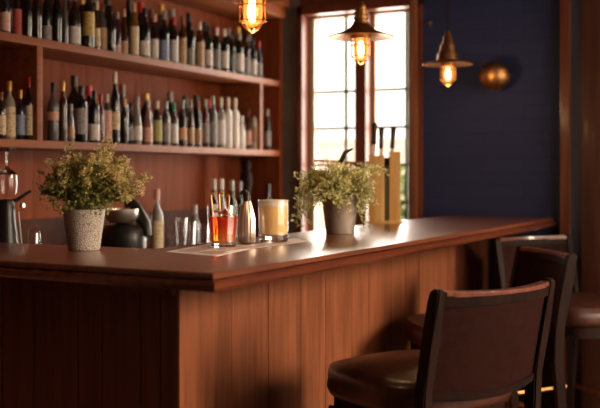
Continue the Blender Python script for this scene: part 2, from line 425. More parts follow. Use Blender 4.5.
def bottle(name, label, X, Y, Z, h, r, kind, g, lab, cap, group, l0=.12, l1=.5, seg=14):
    t = thing(name, label, 'bottle', (X, Y, Z), random.uniform(0, 6), group)
    caph = min(.05, .17 * h)
    pr = [(a * r, c * (h - .006)) for a, c in PROF[kind]]
    b = N(); lathe(b, pr, seg); obj('glass_body', b, glass_mat(g), t)
    b = N(); rc = r * (.40 if kind != 'slim' else .46) + .001
    lathe(b, [(rc, h - caph), (rc * 1.02, h - caph + .003), (rc * 1.02, h - .002), (rc * .9, h), (0, h)], 12); obj('cap', b, cap_mat(cap), t)
    if lab:
        mx = max(c for a, c in PROF[kind] if a >= .99)
        l1 = min(l1, mx - .01)
        b = N(); rl = r + .0012
        lathe(b, [(r - .002, l0 * h), (rl, l0 * h), (rl, l1 * h), (r - .002, l1 * h)], seg); obj('paper_label', b, print_mat(LCOL[lab], NOISE_INK[lab]), t)
    return t
ORD = ['first', 'second', 'third', 'fourth', 'fifth', 'sixth', 'seventh', 'eighth', 'ninth', 'tenth', 'eleventh', 'twelfth', 'thirteenth', 'fourteenth', 'fifteenth', 'sixteenth', 'seventeenth',
       'eighteenth', 'nineteenth', 'twentieth', 'twenty-first', 'twenty-second', 'twenty-third', 'twenty-fourth', 'twenty-fifth', 'twenty-sixth', 'twenty-seventh', 'twenty-eighth', 'twenty-ninth',
       'thirtieth', 'thirty-first', 'thirty-second', 'thirty-third', 'thirty-fourth', 'thirty-fifth']
GN = {'darkred': 'dark red', 'pale': 'olive'}
def say(n): return GN.get(n, n)
# px centre, top py, width px, kind, glass, label, cap, label band
LOWER = [
 (1, 92, 9, 'wine', 'dark', 'cream', 'brown', .1, .5), (9.5, 81, 12, 'spirit', 'pale', 'cream', 'gold', .05, .55), (20.5, 90, 8.5, 'spirit', 'navy', 'blue', 'gold', .1, .5), (29.5, 77, 9, 'spirit', 'dark', 'cream', 'red', .08, .55),
 (53, 83, 11, 'spirit', 'grey', 'orange', 'black', .36, .5), (63, 81, 8, 'wine', 'brown', None, 'gold', 0, 0), (71, 104, 6.5, 'slim', 'clear', 'tan', 'grey', .1, .4),
 (81, 86, 12.5, 'square', 'black', 'grey', 'black', .15, .6), (94, 91, 11, 'square', 'black', 'white', 'black', .05, .36),
 (101, 94, 7, 'wine', 'darkred', None, 'red', 0, 0), (107, 94, 9.5, 'square', 'grey', 'pink', 'white', .05, .66), (115, 72, 9, 'wine', 'black', 'cream', 'white', .2, .44),
 (124.5, 99, 8, 'wine', 'dark', None, 'orange', 0, 0), (130.5, 103, 7, 'slim', 'black', 'grey', 'black', .1, .4), (137, 97, 9.5, 'slope', 'clear', 'white', 'grey', .1, .42),
 (148, 100, 9, 'slope', 'pink', 'pink', 'grey', .08, .4), (157, 101, 9.5, 'spirit', 'dark', 'green', 'cream', .1, .56), (166, 101, 8.5, 'spirit', 'grey', 'grey', 'grey', .1, .5),
 (174, 103, 8, 'spirit', 'brown', 'white', 'green', .08, .5), (182.5, 100, 8.5, 'slope', 'dark', 'orange', 'grey', .15, .41), (190.5, 100, 7.5, 'slope', 'brown', 'tan', 'grey', .08, .41),
 (198, 101, 7, 'slope', 'dark', 'tan', 'brown', .08, .41), (205.5, 99, 7.5, 'wine', 'darkred', 'grey', 'sage', .1, .5), (213, 96, 8.5, 'spirit', 'grey', 'grey', 'sage', .08, .5),
 (221, 97, 8.5, 'spirit', 'clear', 'white', 'cream', .08, .55), (228, 97, 8, 'square', 'white', 'white', 'cream', .08, .6), (235, 98, 8.5, 'square', 'white', None, 'cream', 0, 0),
 (242, 116, 7, 'slope', 'white', None, 'white', 0, 0), (248.5, 108, 6.5, 'slim', 'brown', 'pink', 'brown', .1, .45), (255, 104, 8.5, 'spirit', 'white', 'orange', 'cream', .15, .5),
 (267.5, 109, 6.5, 'slim', 'green', 'grey', 'grey', .1, .45)]
UPPER = [
 (5, -22, 10, 'wine', 'black', 'pink', 'black', .06, .38), (17, -20, 9, 'slim', 'dark', 'red', 'grey', .03, .48), (27.5, -14, 8, 'wine', 'black', None, 'brown', 0, 0),
 (37, -18, 9, 'wine', 'dark', None, 'black', 0, 0), (47, -15, 9, 'spirit', 'black', 'grey', 'black', .04, .28), (57, -14, 9, 'wine', 'black', None, 'grey', 0, 0), (65, -10, 6, 'slim', 'grey', None, 'grey', 0, 0),
 (74.5, -8, 12, 'spirit', 'dark', 'white', 'brown', .05, .36), (88.5, -16, 11.5, 'spirit', 'black', 'yellow', 'black', .2, .56), (97, 2, 6, 'slim', 'brown', 'cream', 'cream', .08, .45),
 (103, 4, 7, 'spirit', 'grey', 'tan', 'brown', .05, .5), (111, 6, 9, 'wine', 'black', None, 'black', 0, 0), (117.5, 12, 6.5, 'slim', 'purple', 'pink', 'grey', .02, .2),
 (124, 9, 8, 'slope', 'brown', 'tan', 'pink', .04, .3), (134, 3, 9, 'wine', 'amber', 'cream', 'orange', .04, .56), (144.5, 8, 10.5, 'spirit', 'black', 'white', 'black', .06, .34),
 (154.5, 14, 8, 'slim', 'dark', 'white', 'pink', .05, .46), (164, 11, 10, 'spirit', 'black', 'blue', 'grey', .05, .42), (174, 17, 8.5, 'wine', 'dark', 'white', 'red', .05, .5),
 (182.5, 16, 7.5, 'wine', 'brown', 'tan', 'brown', .05, .55), (190.5, 22, 7.5, 'wine', 'black', 'grey', 'black', .05, .4), (199.5, 22, 9, 'spirit', 'brown', 'tan', 'white', .05, .55),
 (208.5, 26, 8, 'wine', 'green', 'white', 'black', .1, .45), (216.5, 28, 7, 'wine', 'green', 'grey', 'white', .1, .5), (224.5, 29, 8.5, 'wine', 'green', 'white', 'white', .1, .48),
 (232, 31, 7, 'wine', 'green', None, 'black', 0, 0), (239, 33, 9, 'wine', 'green', 'white', 'grey', .08, .5), (246.5, 35, 7, 'wine', 'dark', 'grey', 'black', .08, .45),
 (253, 38, 7, 'wine', 'green', 'white', 'black', .08, .45), (259, 41, 6, 'slim', 'black', 'grey', 'red', .08, .4)]
def row(rows, Z, shelf):
    for i, (px, ty, w, kind, g, lab, cap, l0, l1) in enumerate(rows):
        X = -2.512 - (.012 if i % 3 == 1 else 0)
        Y, z = at_x(px, X)
        h = min(hgt(ty, z) - Z, .345); r = w / 2 * z / F * .98
        look = ('%s bottle with %s label and %s cap' % (say(g), lab, cap)) if lab else ('%s bottle with %s cap' % (say(g), cap))
        bottle('bottle', '%s, %s from left, %s shelf' % (look, ORD[i], shelf), X, Y, Z, h, r, kind, g, lab, cap, 'bottles on the %s shelf' % shelf, l0, l1)
row(LOWER, LO, 'lower')
row(UPPER, UP, 'upper')
# a second row, set back, glimpsed between the front bottles
def back_row(pxs, Z, shelf):
    cols = ['black', 'dark', 'brown', 'grey', 'black', 'green', 'dark']; caps = ['black', 'grey', 'gold', 'brown', 'red', 'black']
    for i, px in enumerate(pxs):
        X = -2.62; Y, z = at_x(px, X); h = random.uniform(.24, .29)
        g = cols[i % 7]; c = caps[(i * 5) % 6]
        o = bottle('bottle', '%s bottle with %s cap, %s from left in the rear row, %s shelf' % (say(g), c, ORD[i], shelf), X, Y, Z, h, .031, 'wine', g, None, c, 'bottles in the rear row of the %s shelf' % shelf)
back_row([15, 74, 89, 122, 146, 170, 185, 196, 209], LO, 'lower')
back_row([10, 24, 52, 70, 82, 95, 107, 129, 141, 151, 161, 172, 189, 205, 216, 228, 238, 249], UP, 'upper')

# things standing on the back counter
BZ = .918
def bc_at(px, X): y, z = at_x(px, X); return y, z
y, z = bc_at(157, -2.42)
bottle('bottle', 'tall clear bottle with long cream label and pink cap on the back counter', -2.42, y, BZ, hgt(189, z) - BZ, .027, 'spirit', 'clear', 'cream', 'pink', None, .05, .56)
for px, ty, r, g, c, lb in ((214, 179, .024, 'brown', 'white', 'brown bottle with white cap on the back counter, left of three behind the cocktail'),
                         (221.5, 179, .023, 'clear', 'white', 'clear bottle with white cap on the back counter, middle of three behind the cocktail'),
                         (232, 180, .024, 'green', 'sage', 'dark green bottle with pale cap on the back counter behind the silver shaker'),
                         (240, 181, .022, 'dark', 'grey', 'dark bottle with grey cap on the back counter behind the silver shaker spout'),
                         (195, 205, .022, 'clear', 'white', 'short clear bottle with white cap on the back counter left of the cocktail'),
                         (268, 184, .028, 'black', 'black', 'black bottle standing on the back counter behind the beer')):
    X = -2.45; y, z = bc_at(px, X)
    bottle('bottle', lb, X, y, BZ, hgt(ty, z) - BZ, r, 'spirit', g, None, c, None)
# tall dark pepper mill under the shelf
X = -2.56; y, z = bc_at(246, X); h = hgt(160, z) - BZ
b = N(); lathe(b, [(0, 0), (.036, 0), (.036, .05), (.026, .09), (.024, h - .16), (.034, h - .12), (.03, h - .07), (.017, h - .055), (.028, h - .03), (.018, h - .005), (0, h)], 18)
o = obj('pepper_mill', b, M['dark_wood']); o.location = (X, y, BZ); tag(o, 'tall dark turned pepper mill reaching up to the lower shelf', 'pepper mill')
# drinking glasses upside down on the back counter
def tumbler(px, X, ty, r, label):
    y, z = bc_at(px, X); h = hgt(ty, z) - BZ
    b = N(); lathe(b, [(0, 0), (r * .8, 0), (r, h), (r - .003, h), (r * .8 - .003, .012), (0, .012)], 20)
    o = obj('drinking_glass', b, M['glass']); o.location = (X, y, BZ); tag(o, label, 'glass', 'empty glasses on the back counter')
tumbler(181, -2.40, 218, .028, 'empty glass on the back counter left of the short clear bottle')
tumbler(189, -2.36, 222, .030, 'empty wider glass on the back counter, nearest the menu')
tumbler(203, -2.36, 224, .028, 'empty glass on the back counter just behind the red cocktail')
tumbler(172, -2.50, 226, .028, 'small empty glass on the back counter beside the cream labelled bottle')

# black espresso machine with a steel hopper
X = -2.45; y, z = bc_at(124, X)
t = thing('coffee_machine', 'black rounded coffee machine with steel bowl behind the white potted plant', 'coffee machine', (X, y, BZ), YAW)
u_ = z / F; hh = hgt(222, z) - BZ
b = N(); lathe(b, [(0, 0), (.085, 0), (.092, .02), (.094, hh * .6), (.088, hh - .03), (.075, hh - .012), (0, hh)], 32); obj('body', b, M['black'], t)
b = N(); lathe(b, [(0, hh - .002), (.05, hh), (.066, hh + .02), (.070, hh + .055), (.065, hh + .056), (.058, hh + .024), (0, hh + .010)], 28, c=(-.005, -.03, 0)); obj('steel_bowl', b, M['steel'], t)
b = N(); tube(b, [(.004, .05, hh + 26 * u_), (.045, .03, hh + 14 * u_), (.085, .0, hh - 2 * u_), (.10, -.01, hh - 14 * u_)], [.014, .024, .028, .018], 12); obj('arm', b, M['black'], t)
b = N(); tube(b, [(.0, .05, hh - .02), (.004, .05, hh + 25 * u_)], .012, 10); obj('column', b, M['black'], t)
b = N(); tube(b, [(.08, -.02, .05), (.13, -.03, .045), (.16, -.03, .03)], .012, 8, .015); obj('handle', b, M['black'], t)

# black tap with lever at the left
X = -2.36; y, z = bc_at(6, X); hz = hgt(200, z) - BZ
t = thing('beer_tap', 'black beer tap with a tilted lever at the left end of the back counter', 'tap', (X, y, BZ))
b = N(); lathe(b, [(0, 0), (.055, 0), (.053, .03), (.044, .12), (.032, hz - .06), (.030, hz - .015), (.024, hz), (0, hz + .004)], 18); obj('column', b, M['black'], t)
b = N(); tube(b, [(0, 0, hz - .012), (.02, .03, hz + .00), (.04, .075, hz + .03)], .008, 8, .005); obj('lever', b, M['black'], t)
b = N(); lathe(b, [(0, 0), (.009, .004), (.009, .018), (0, .02)], 10, c=(.03, .045, hz - .03)); obj('spout_tip', b, M['steel'], t)
b = N(); tube(b, [(.022, .034, hz - .04), (.034, .052, .02)], .0035, 6); obj('chrome_pipe', b, M['steel'], t)
# hanging wine glass at far left
X = -2.5; y, z = bc_at(7, X); zt = LO - TH
b = N(); lathe(b, [(.034, zt - .004 - LO), (.034, zt - .006 - LO), (.004, -.045), (.003, -.09), (.006, -.10), (.036, -.125), (.041, -.16), (.034, -.20), (.033, -.20), (.039, -.16), (.034, -.127), (0, -.106)], 22)
o = obj('wine_glass', b, M['glass']); o.location = (X, y, LO); tag(o, 'wine glass hanging upside down under the lower shelf at far left', 'glass')
b = N()
for dy in (-.012, .012): tube(b, [(XL + .03, y + dy, zt - .010), (SX - .01, y + dy, zt - .010)], .003, 6)
for xx in (XL + .03, SX - .01): box(b, xx - .004, xx + .004, y - .016, y + .016, zt - .012, zt)
tag(obj('glass_rail', b, M['iron']), 'thin iron rail under the lower shelf holding the hanging wine glass', 'rail')
# glass dome
X = -2.30; y, z = bc_at(34, X); hz = hgt(227, z) - BZ
b = N(); r = .024
lathe(b, [(r, 0), (r, hz - .025), (r * .8, hz - .010), (r * .4, hz - .003), (0, hz), (0, hz - .003), (r * .7, hz - .012), (r - .002, hz - .027), (r - .002, 0)], 24)
o = obj('jar', b, M['thin']); o.location = (X, y, BZ); tag(o, 'small domed glass jar on the back counter left of the white pot', 'jar')

# ------------------------------------------------------------------ bar counter
CT = 1.08
A = Vector((-1.114, 1.728)); B = Vector((-1.008, WY - .002)); Bb = Vector((-1.545, WY - .002)); Ci = Vector((-1.615, 2.195)); D = Vector((-2.235, 2.165)); Df = Vector((-2.235, 1.735))
bar = thing('bar_counter', 'L-shaped reddish wooden bar counter with glossy top and moulded edge', 'bar counter', (0, 0, 0))
def ring(o, z):
    du = Vector((B.x - A.x, B.y - A.y)).normalized(); nr = Vector((du.y, -du.x))
    return [(A.x + nr.x * o, A.y - o, z), (B.x + nr.x * o, B.y, z), (Bb.x, Bb.y, z), (Ci.x, Ci.y, z), (D.x, D.y, z), (Df.x, Df.y - o, z)]
b = N()
loft(b, [ring(-.012, CT), ring(-.003, CT - .0015), ring(.0, CT - .006), ring(.0, CT - .014), ring(-.01, CT - .016)][::-1])
obj('countertop', b, M['top'], bar, True, 25)
b = N()
loft(b, [ring(-.01, CT - .016), ring(-.001, CT - .0165), ring(.009, CT - .023), ring(.0115, CT - .027), ring(.011, CT - .034), ring(.007, CT - .041), ring(-.03, CT - .042)][::-1])
obj('edge_moulding', b, M['edge'], bar, True, 25)
OV = .312
du = (B - A).normalized(); nr = Vector((du.y, -du.x))
P0 = Vector((A.x - OV, A.y + OV))                 # body corner
ang = math.atan2(du.y, du.x)
def along_boards(bm, origin, dirv, nrm, edges, z0, z1, th=.016, gap=.0012, bev=.0016):
    for s0, s1, dz in edges:
        pts = []
        for s in (s0 + gap / 2, s1 - gap / 2):
            for t in (-th, dz):
                pts.append(origin + dirv * s + nrm * t)
        a0, a1, b0, b1 = pts
        vs = [bm.verts.new((p.x, p.y, zz)) for p in (a0, a1, b1, b0) for zz in (z0, z1)]
        idx = [(0, 2, 4, 6), (1, 7, 5, 3), (0, 1, 3, 2), (2, 3, 5, 4), (4, 5, 7, 6), (6, 7, 1, 0)]
        fs = [bm.faces.new([vs[i] for i in f]) for f in idx]
        ed = list({e for f in fs for e in f.edges})
        bmesh.ops.bevel(bm, geom=ed, offset=bev, segments=2, affect='EDGES')
Lr = (WY - .004 - P0.y) / du.y
edges = [(0.0, .115, .006)]; s = .115
while s < Lr - .02:
    w = random.choice((.14, .17, .20)); e = min(s + w, Lr); edges.append((s, e, 0)); s = e
b = N(); along_boards(b, P0, du, nr, edges, 0, CT - .042)
obj('front_boards', b, M['panel'], bar)
LL = P0.x - Df.x
b = N()
q0 = Vector((P0.x, P0.y)); dl = Vector((-1, 0)); nl = Vector((0, -1))
seq = [(.0, .055), (.055, .12), (.12, .25), (.25, .335), (.335, .50), (.50, .62), (.62, .78), (.78, LL)]
along_boards(b, q0, dl, nl, [(s0, min(s1, LL), 0) for s0, s1 in seq if s0 < LL], 0, CT - .042)
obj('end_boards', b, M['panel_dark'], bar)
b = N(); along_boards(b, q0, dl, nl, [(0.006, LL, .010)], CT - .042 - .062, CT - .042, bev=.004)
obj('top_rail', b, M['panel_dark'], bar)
# carcass behind the boards
b = N()
for pts in ([(P0.x - .02, P0.y + .02), (P0.x - .02 + du.x * (Lr - .02), WY - .004), (Bb.x + .06, WY - .004), (Ci.x + .06, Ci.y - .06), (D.x + .02, D.y - .06), (D.x + .02, P0.y + .02)],):
    loft(b, [[(x, y, 0) for x, y in pts], [(x, y, CT - .044) for x, y in pts]])
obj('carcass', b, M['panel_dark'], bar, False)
b = N(); fr = nr * .16
def P3(s, o, z): q = P0 + du * s + nr * o; return (q.x, q.y, z)
tube(b, [P3(.1, .15, .18), P3(2.5, .15, .18)], .019, 12)
for s in (.3, 1.3, 2.3): tube(b, [P3(s, 0, .18), P3(s, .15, .18)], .010, 8)
obj('foot_rail', b, M['brass'], bar)

# ------------------------------------------------------------------ on the bar
def on(px, py, h=CT): z = F * (H - h) / (py - HY); x, y = at_depth(px, z); return x, y, z
# menus
def sheet(name, corners, z, m, label, cat, th=.0012, rows=None):
    t = thing(name, label, cat)
    b = N(); P = [on(px, py)[:2] for px, py in corners]
    loft(b, [[(x, y, z) for x, y in P], [(x, y, z + th) for x, y in P]]); obj('paper', b, m, t, False)
    if rows:
        b = N(); p0, p1, p2, p3 = [Vector(p) for p in P]
        for r0, r1, c0, c1 in rows:
            def q(u, v): a = p0.lerp(p1, u); d = p3.lerp(p2, u); e = a.lerp(d, v); return (e.x, e.y)
            Q = [q(c0, r0), q(c1, r0), q(c1, r1), q(c0, r1)]
            loft(b, [[(x, y, z + th) for x, y in Q], [(x, y, z + th + .0002) for x, y in Q]])
        obj('printing', b, mat('menu print', (.55, .38, .38), .5), t, False)
sheet('menu_sheet', [(166, 252), (216, 256.5), (262, 246.5), (214, 243.5)], CT, M['paper'], 'printed menu sheet lying under the red cocktail glass', 'menu',
      rows=[(.08, .9, .08, .44), (.1, .3, .52, .92), (.38, .6, .52, .92), (.68, .9, .52, .92)])
sheet('menu_sheet', [(212, 252), (226, 252.5), (308, 242), (294, 238.5)], CT + .0015, mat('bright paper', (.74, .68, .62), .5), 'long white menu sheet lying under the beer glass', 'menu', .001,
      rows=[(.2, .8, .72, .95), (.2, .8, .35, .66)])

# red cocktail
x, y, z = on(223, 247.3); gx, gy = x, y
g0 = CT + .0026
hG = .122; rt_, rb_ = .0475, .040
t = thing('cocktail_glass', 'short tumbler of red orange cocktail with ice on the menu', 'cocktail', (gx, gy, g0))
b = N(); lathe(b, [(rb_, .012), (rt_, hG - .002), (rt_ - .001, hG), (rt_ - .0025, hG - .001), (rb_ - .0025, .0125)], 40); obj('glass', b, M['thin'], t)
b = N(); lathe(b, [(0, 0), (rb_ - .004, 0), (rb_, .004), (rb_, .0118), (0, .0118)], 40); obj('glass_base', b, M['glass'], t)
def liquid_mat(name, c, c2, z0, z1, tr=.55):
    m = mat(name, c, .05, trans=tr, ior=1.34); nt = m.node_tree; L = nt.links.new
    tc = nd(m, 'ShaderNodeTexCoord'); sp = nd(m, 'ShaderNodeSeparateXYZ'); mr = nd(m, 'ShaderNodeMapRange')
    L(tc.outputs['Object'], sp.inputs[0]); L(sp.outputs['Z'], mr.inputs[0]); mr.inputs[1].default_value = z0; mr.inputs[2].default_value = z1
    r = nd(m, 'ShaderNodeValToRGB'); r.color_ramp.elements[0].color = (*c, 1); r.color_ramp.elements[1].color = (*c2, 1)
    L(mr.outputs[0], r.inputs[0]); L(r.outputs[0], nt.nodes['Principled BSDF'].inputs['Base Color'])
    return m
b = N(); lathe(b, [(0, .0125), (rb_ - .010, .0128), (rb_ - .0036, .0165), (rt_ - .0048, .088), (0, .088)], 36); obj('drink', b, liquid_mat('red cocktail', (1.0, .30, .03), (.85, .07, .012), .01, .06), t)
for i, (dx_, dy_, dz_, s, rr) in enumerate(((-.014, -.010, .092, .022, 20), (.015, -.004, .086, .021, 50), (.0, .018, .094, .020, 75), (.002, -.02, .048, .02, 33))):
    b = N(); box(b, -s / 2, s / 2, -s / 2, s / 2, -s / 2, s / 2, .003); o = obj('ice_cube', b, M['ice']); o.location = (gx + dx_, gy + dy_, g0 + dz_); o.rotation_euler = (R(rr / 2), R(rr / 3), R(rr))
    tag(o, ['ice cube at the left of the red cocktail', 'ice cube at the right of the red cocktail', 'ice cube at the rear of the red cocktail', 'ice cube sunk in the middle of the red cocktail'][i], 'ice cube', 'ice cubes in the red cocktail')
# curled gold picks in the glass
rp = Vector((RT.x, RT.y, 0)); fp = Vector((FW.x, FW.y, 0))
def pick(off, top, curl, label, r=.0026):
    b = N(); base = rp * (off * .85) + Vector((0, 0, .10)); tp = rp * off + Vector((0, 0, top))
    pts = [base, base.lerp(tp, .5), tp]
    for k in range(1, 8):
        a = k / 7 * PI * 1.25
        pts.append(tp + rp * (curl * (1 - math.cos(a))) + Vector((0, 0, abs(curl) * math.sin(a))))
    tube(b, pts, r, 8); o = obj('cocktail_pick', b, M['brass']); o.location = (gx, gy, g0); tag(o, label, 'cocktail pick', 'curled picks in the red cocktail')
pick(-.036, .150, .005, 'curled brass pick at the left rim of the red cocktail', .003)
pick(-.012, .152, .006, 'curled brass pick standing in the middle of the red cocktail', .0035)
pick(.018, .146, -.004, 'short brass pick leaning right in the red cocktail', .0025)

# silver shaker bottle with black spout
x, y, z = on(247, 243.2)
t = thing('cocktail_shaker', 'tapering silver ribbed shaker with black curved spout beside the red cocktail', 'shaker', (x, y, CT + .0028))
b = N(); seg = 36
prof = [(.0, 0), (.024, 0), (.026, .003), (.0265, .070), (.024, .085), (.017, .108), (.012, .125), (.010, .132), (0, .133)]
V = []
for r, zz in prof:
    V.append([(r * (1 + (-.10 if k % 4 == 0 else 0)) * math.cos(2 * PI * k / seg), r * (1 + (-.10 if k % 4 == 0 else 0)) * math.sin(2 * PI * k / seg), zz) for k in range(seg)] if r > 0 else None)
loft(b, [v for v in V if v]); obj('body', b, mat('satin silver', (.72, .60, .52), .28, .85), t)
b = N(); tube(b, [(0, 0, .115), (0, 0, .140), *( (Vector((0, 0, .140)) + rp * (-.010 * (1 - math.cos(a))) + Vector((0, 0, .016 * math.sin(a)))) for a in (.5, 1.0, 1.5, 2.0, 2.5, 3.0))], [.012, .011, .010, .009, .0075, .006, .005, .004], 12)
obj('spout', b, M['black'], t)

# cloudy beer
x, y, z = on(273.5, 242.5)
t = thing('beer_glass', 'tumbler of cloudy golden beer with pale foam on the menu', 'beer', (x, y, CT + .0028))
hB = .131; r0, r1 = .0455, .0485
b = N(); lathe(b, [(r0, .0195), (r0 + .001, .05), (r1, hB - .002), (r1 - .001, hB), (r1 - .0025, hB - .001), (r0 - .0025, .0197)], 40); obj('glass', b, M['thin'], t)
b = N(); lathe(b, [(0, 0), (r0 - .004, 0), (r0, .004), (r0, .0192), (0, .0192)], 40); obj('glass_base', b, M['glass'], t)
b = N(); lathe(b, [(0, .0196), (r0 - .010, .0200), (r0 - .0027, .025), (r1 - .0027, .112), (0, .112)], 36)
bm_ = mat('cloudy beer', (1.0, .68, .33), .3, trans=.0, ior=1.34, sss=.8); bm_.node_tree.nodes['Principled BSDF'].inputs['Subsurface Radius'].default_value = (.05, .035, .015)
obj('drink', b, bm_, t)
b = N(); lathe(b, [(0, .112), (r1 - .0027, .112), (r1 - .0027, .127), (r1 - .008, .1305), (0, .131)], 36); obj('foam', b, noise_mat('beer foam', (.88, .78, .66), (.95, .88, .78), 200, (1, 1, 1), .8, .1), t)

# ---- white potted plant
x, y, z = on(84, 250)
sc = z / F
t = thing('potted_herb', 'bushy green herb with cream florets in a crackled white pot', 'potted plant', (x, y, CT))
rb, rtp, ph_ = 15.6 * sc, 21 * sc, 41 * sc
b = N(); lathe(b, [(0, 0), (rb - .003, 0), (rb, .003), (rtp, ph_ - .004), (rtp + .0015, ph_), (rtp - .004, ph_), (rb - .003, .01), (0, .01)], 40); obj('pot', b, M['pot'], t)
b = N(); lathe(b, [(0, ph_ - .018), (rtp - .009, ph_ - .018), (rtp - .010, ph_ - .03), (0, ph_ - .03)], 24); obj('soil', b, M['soil'], t)
RT3 = Vector((RT.x, RT.y, 0)); FW3 = Vector((FW.x, FW.y, 0)); UP3 = Vector((0, 0, 1))
def W3(u, d, v): return RT3 * (u * sc) + FW3 * (d * sc) + UP3 * (v * sc)
stems = N(); lv = N(); fl = N(); random.seed(11)
def floret(bm, p, s):
    for k in range(5):
        q = p + rv() * s * .9
        d = rv(); leaf(bm, q, d, s * 1.2, s * .55)
# outline of the crown: height and spread chosen per stem (units of pixels at the plant)
ends = []
for i in range(210):
    a = random.uniform(0, 2 * PI); q = random.random() ** .6
    u = math.cos(a) * q * 44 + 2; d = math.sin(a) * q * 40
    m_ = 1 - (u / 50) ** 2
    top = 48 + 46 * max(0, m_) * random.uniform(.45, 1) + (10 if 14 < u < 40 else 0)
    ends.append((u, d, top))
ends += [(random.uniform(14, 42), random.uniform(-8, 14), random.uniform(60, 92)) for _ in range(50)]
ends += [(24, 0, 112), (27, 2, 104), (20, -3, 104), (35, 4, 88), (62, 2, 73), (56, -4, 68), (58, 6, 60), (-36, 0, 88), (-30, 4, 82), (-42, -2, 76), (-16, 2, 101), (-9, 4, 96), (50, 3, 60), (-40, 0, 48), (-44, 2, 55),(46,0,78),(44,3,72)]
for (u, d, v) in ends:
    p0 = W3(random.uniform(-9, 9), random.uniform(-9, 9), 36); p3 = W3(u, d, v)
    p1 = p0.lerp(p3, .4) + UP3 * (8 * sc); pts = [p0, p1, p0.lerp(p3, .75) + UP3 * (5 * sc), p3]
    tube(stems, pts, .0009, 4, .0005, caps=False)
    for k in range(22):
        s = random.uniform(.25, 1); base = pts[1].lerp(p3, s) if s > .4 else p0.lerp(pts[1], s / .4)
        dv = rv(); leaf(lv, base + dv * random.uniform(0, 5.5) * sc, dv + UP3 * .3, random.uniform(3, 6) * sc, random.uniform(1.1, 2.0) * sc)
    bright = (v > 78 and random.random() < .8) or (u > 10 and v > 50) or random.random() < .2  # real florets, crowded further where sunlight on the crown is painted in
    if bright:
        for k in range(random.randint(9, 15)):
            floret(fl, p3 + rv() * random.uniform(0, 6) * sc, random.uniform(1.1, 1.9) * sc)
# low skirt over the pot rim
for i in range(420):
    a = random.uniform(0, 2 * PI); q = random.uniform(.5, 1)
    p = W3(math.cos(a) * 30 * q, math.sin(a) * 26 * q, random.uniform(36, 58)); leaf(lv, p, rv() + UP3 * -.2, random.uniform(2.5, 5) * sc, 1.3 * sc)
obj('stems', stems, M['stem'], t); obj('foliage', lv, M['leaf1'], t, False); obj('flowers', fl, M['flor'], t, False)

# ---- trailing plant in a galvanised pot
x, y, z = on(340, 233.5); sc = z / F
px2, py2, pz2 = x, y, z
t = thing('trailing_plant', 'trailing yellow green plant in a grey galvanised metal pot', 'potted plant', (x, y, CT))
rb, rtp, ph_ = 14.5 * sc, 18.5 * sc, 38 * sc
b = N(); lathe(b, [(0, 0), (rb - .002, 0), (rb, .002), (rb, .006), (rb - .001, .008), (rtp, ph_ - .006), (rtp + .002, ph_ - .003), (rtp + .001, ph_), (rtp - .003, ph_), (rb - .003, .01), (0, .01)], 36); obj('pot', b, M['gal'], t)
b = N(); lathe(b, [(0, ph_ - .018), (rtp - .008, ph_ - .018), (rtp - .009, ph_ - .03), (0, ph_ - .03)], 24); obj('soil', b, M['soil'], t)
stems = N(); lv = N(); random.seed(5)
trails = []
for i in range(90):
    a = random.uniform(0, 2 * PI); q = random.random() ** .5
    trails.append((math.cos(a) * q * 34 - 2, math.sin(a) * q * 34, random.uniform(46, 72) - 8 * q, random.uniform(2, 18)))
trails += [(random.uniform(-44, -24), random.uniform(-10, 10), random.uniform(62, 76), random.uniform(30, 66)) for _ in range(24)]
trails += [(random.uniform(16, 34), random.uniform(-14, 2), random.uniform(58, 76), random.uniform(25, 52)) for _ in range(16)]
trails += [(random.uniform(-20, 34), random.uniform(-20, 0), random.uniform(60, 80), random.uniform(4, 24)) for _ in range(36)]
trails += [(-32, 0, 74, 60), (-34, -4, 66, 50), (-30, 6, 60, 46), (-44, 2, 70, 12), (-38, 0, 74, 20), (24, -2, 60, 42), (28, 4, 66, 38), (20, -8, 52, 36), (38, 0, 72, 8), (44, 3, 78, 10), (46, 5, 70, 6), (-26, -6, 72, 40), (-36, 3, 70, 30), (-8, -12, 72, 12), (6, -14, 70, 14)]
for (u, d, v, drop) in trails:
    p0 = W3(random.uniform(-7, 7), random.uniform(-7, 7), 32); p1 = W3(u * .6, d * .6, v); p2 = W3(u * .95, d * .95, v * .93); p3 = W3(u * 1.05, d * 1.05, max(v * .93 - drop, 6))
    pts = []
    for k in range(9):
        s = k / 8; pts.append(p0 * (1 - s) ** 3 + p1 * 3 * s * (1 - s) ** 2 + p2 * 3 * s * s * (1 - s) + p3 * s ** 3)
    tube(stems, pts, .0011, 4, .0006, caps=False)
    for k in range(44 if drop > 25 else 26):
        s = random.uniform(.2, 1) * 8; i0 = min(int(s), 7); base = pts[i0].lerp(pts[i0 + 1], s - i0)
        dv = rv(); leaf(lv, base + dv * random.uniform(0, 3) * sc, dv + UP3 * -.1, random.uniform(2.2, 4.6) * sc, random.uniform(.9, 1.6) * sc)
obj('stems', stems, M['stem'], t); obj('foliage', lv, M['leaf2'], t, False)

# black handled tool standing in the plant pot
sx_, sy_ = px2 + FW.x * .03, py2 + FW.y * .03
b = N(); p0 = Vector((sx_, sy_, CT + .145)); 
p1 = p0 + RT3 * (-.006) + UP3 * .10; p2 = p1 + RT3 * .025 + UP3 * .045; p3 = p2 + RT3 * .03 + UP3 * .015
t = thing('bar_tool', 'tool with angled black handle sticking up behind the trailing plant', 'bar tool', tuple(p0))
tube(b, [(0, 0, 0), p1 - p0], .003, 8); obj('shaft', b, M['steel'], t)
b = N(); tube(b, [p1 - p0 - RT3 * .004, p1 - p0 + RT3 * .01 + UP3 * .012, p2 - p0, p3 - p0], [.006, .009, .008, .003], 10); obj('handle', b, M['black'], t)

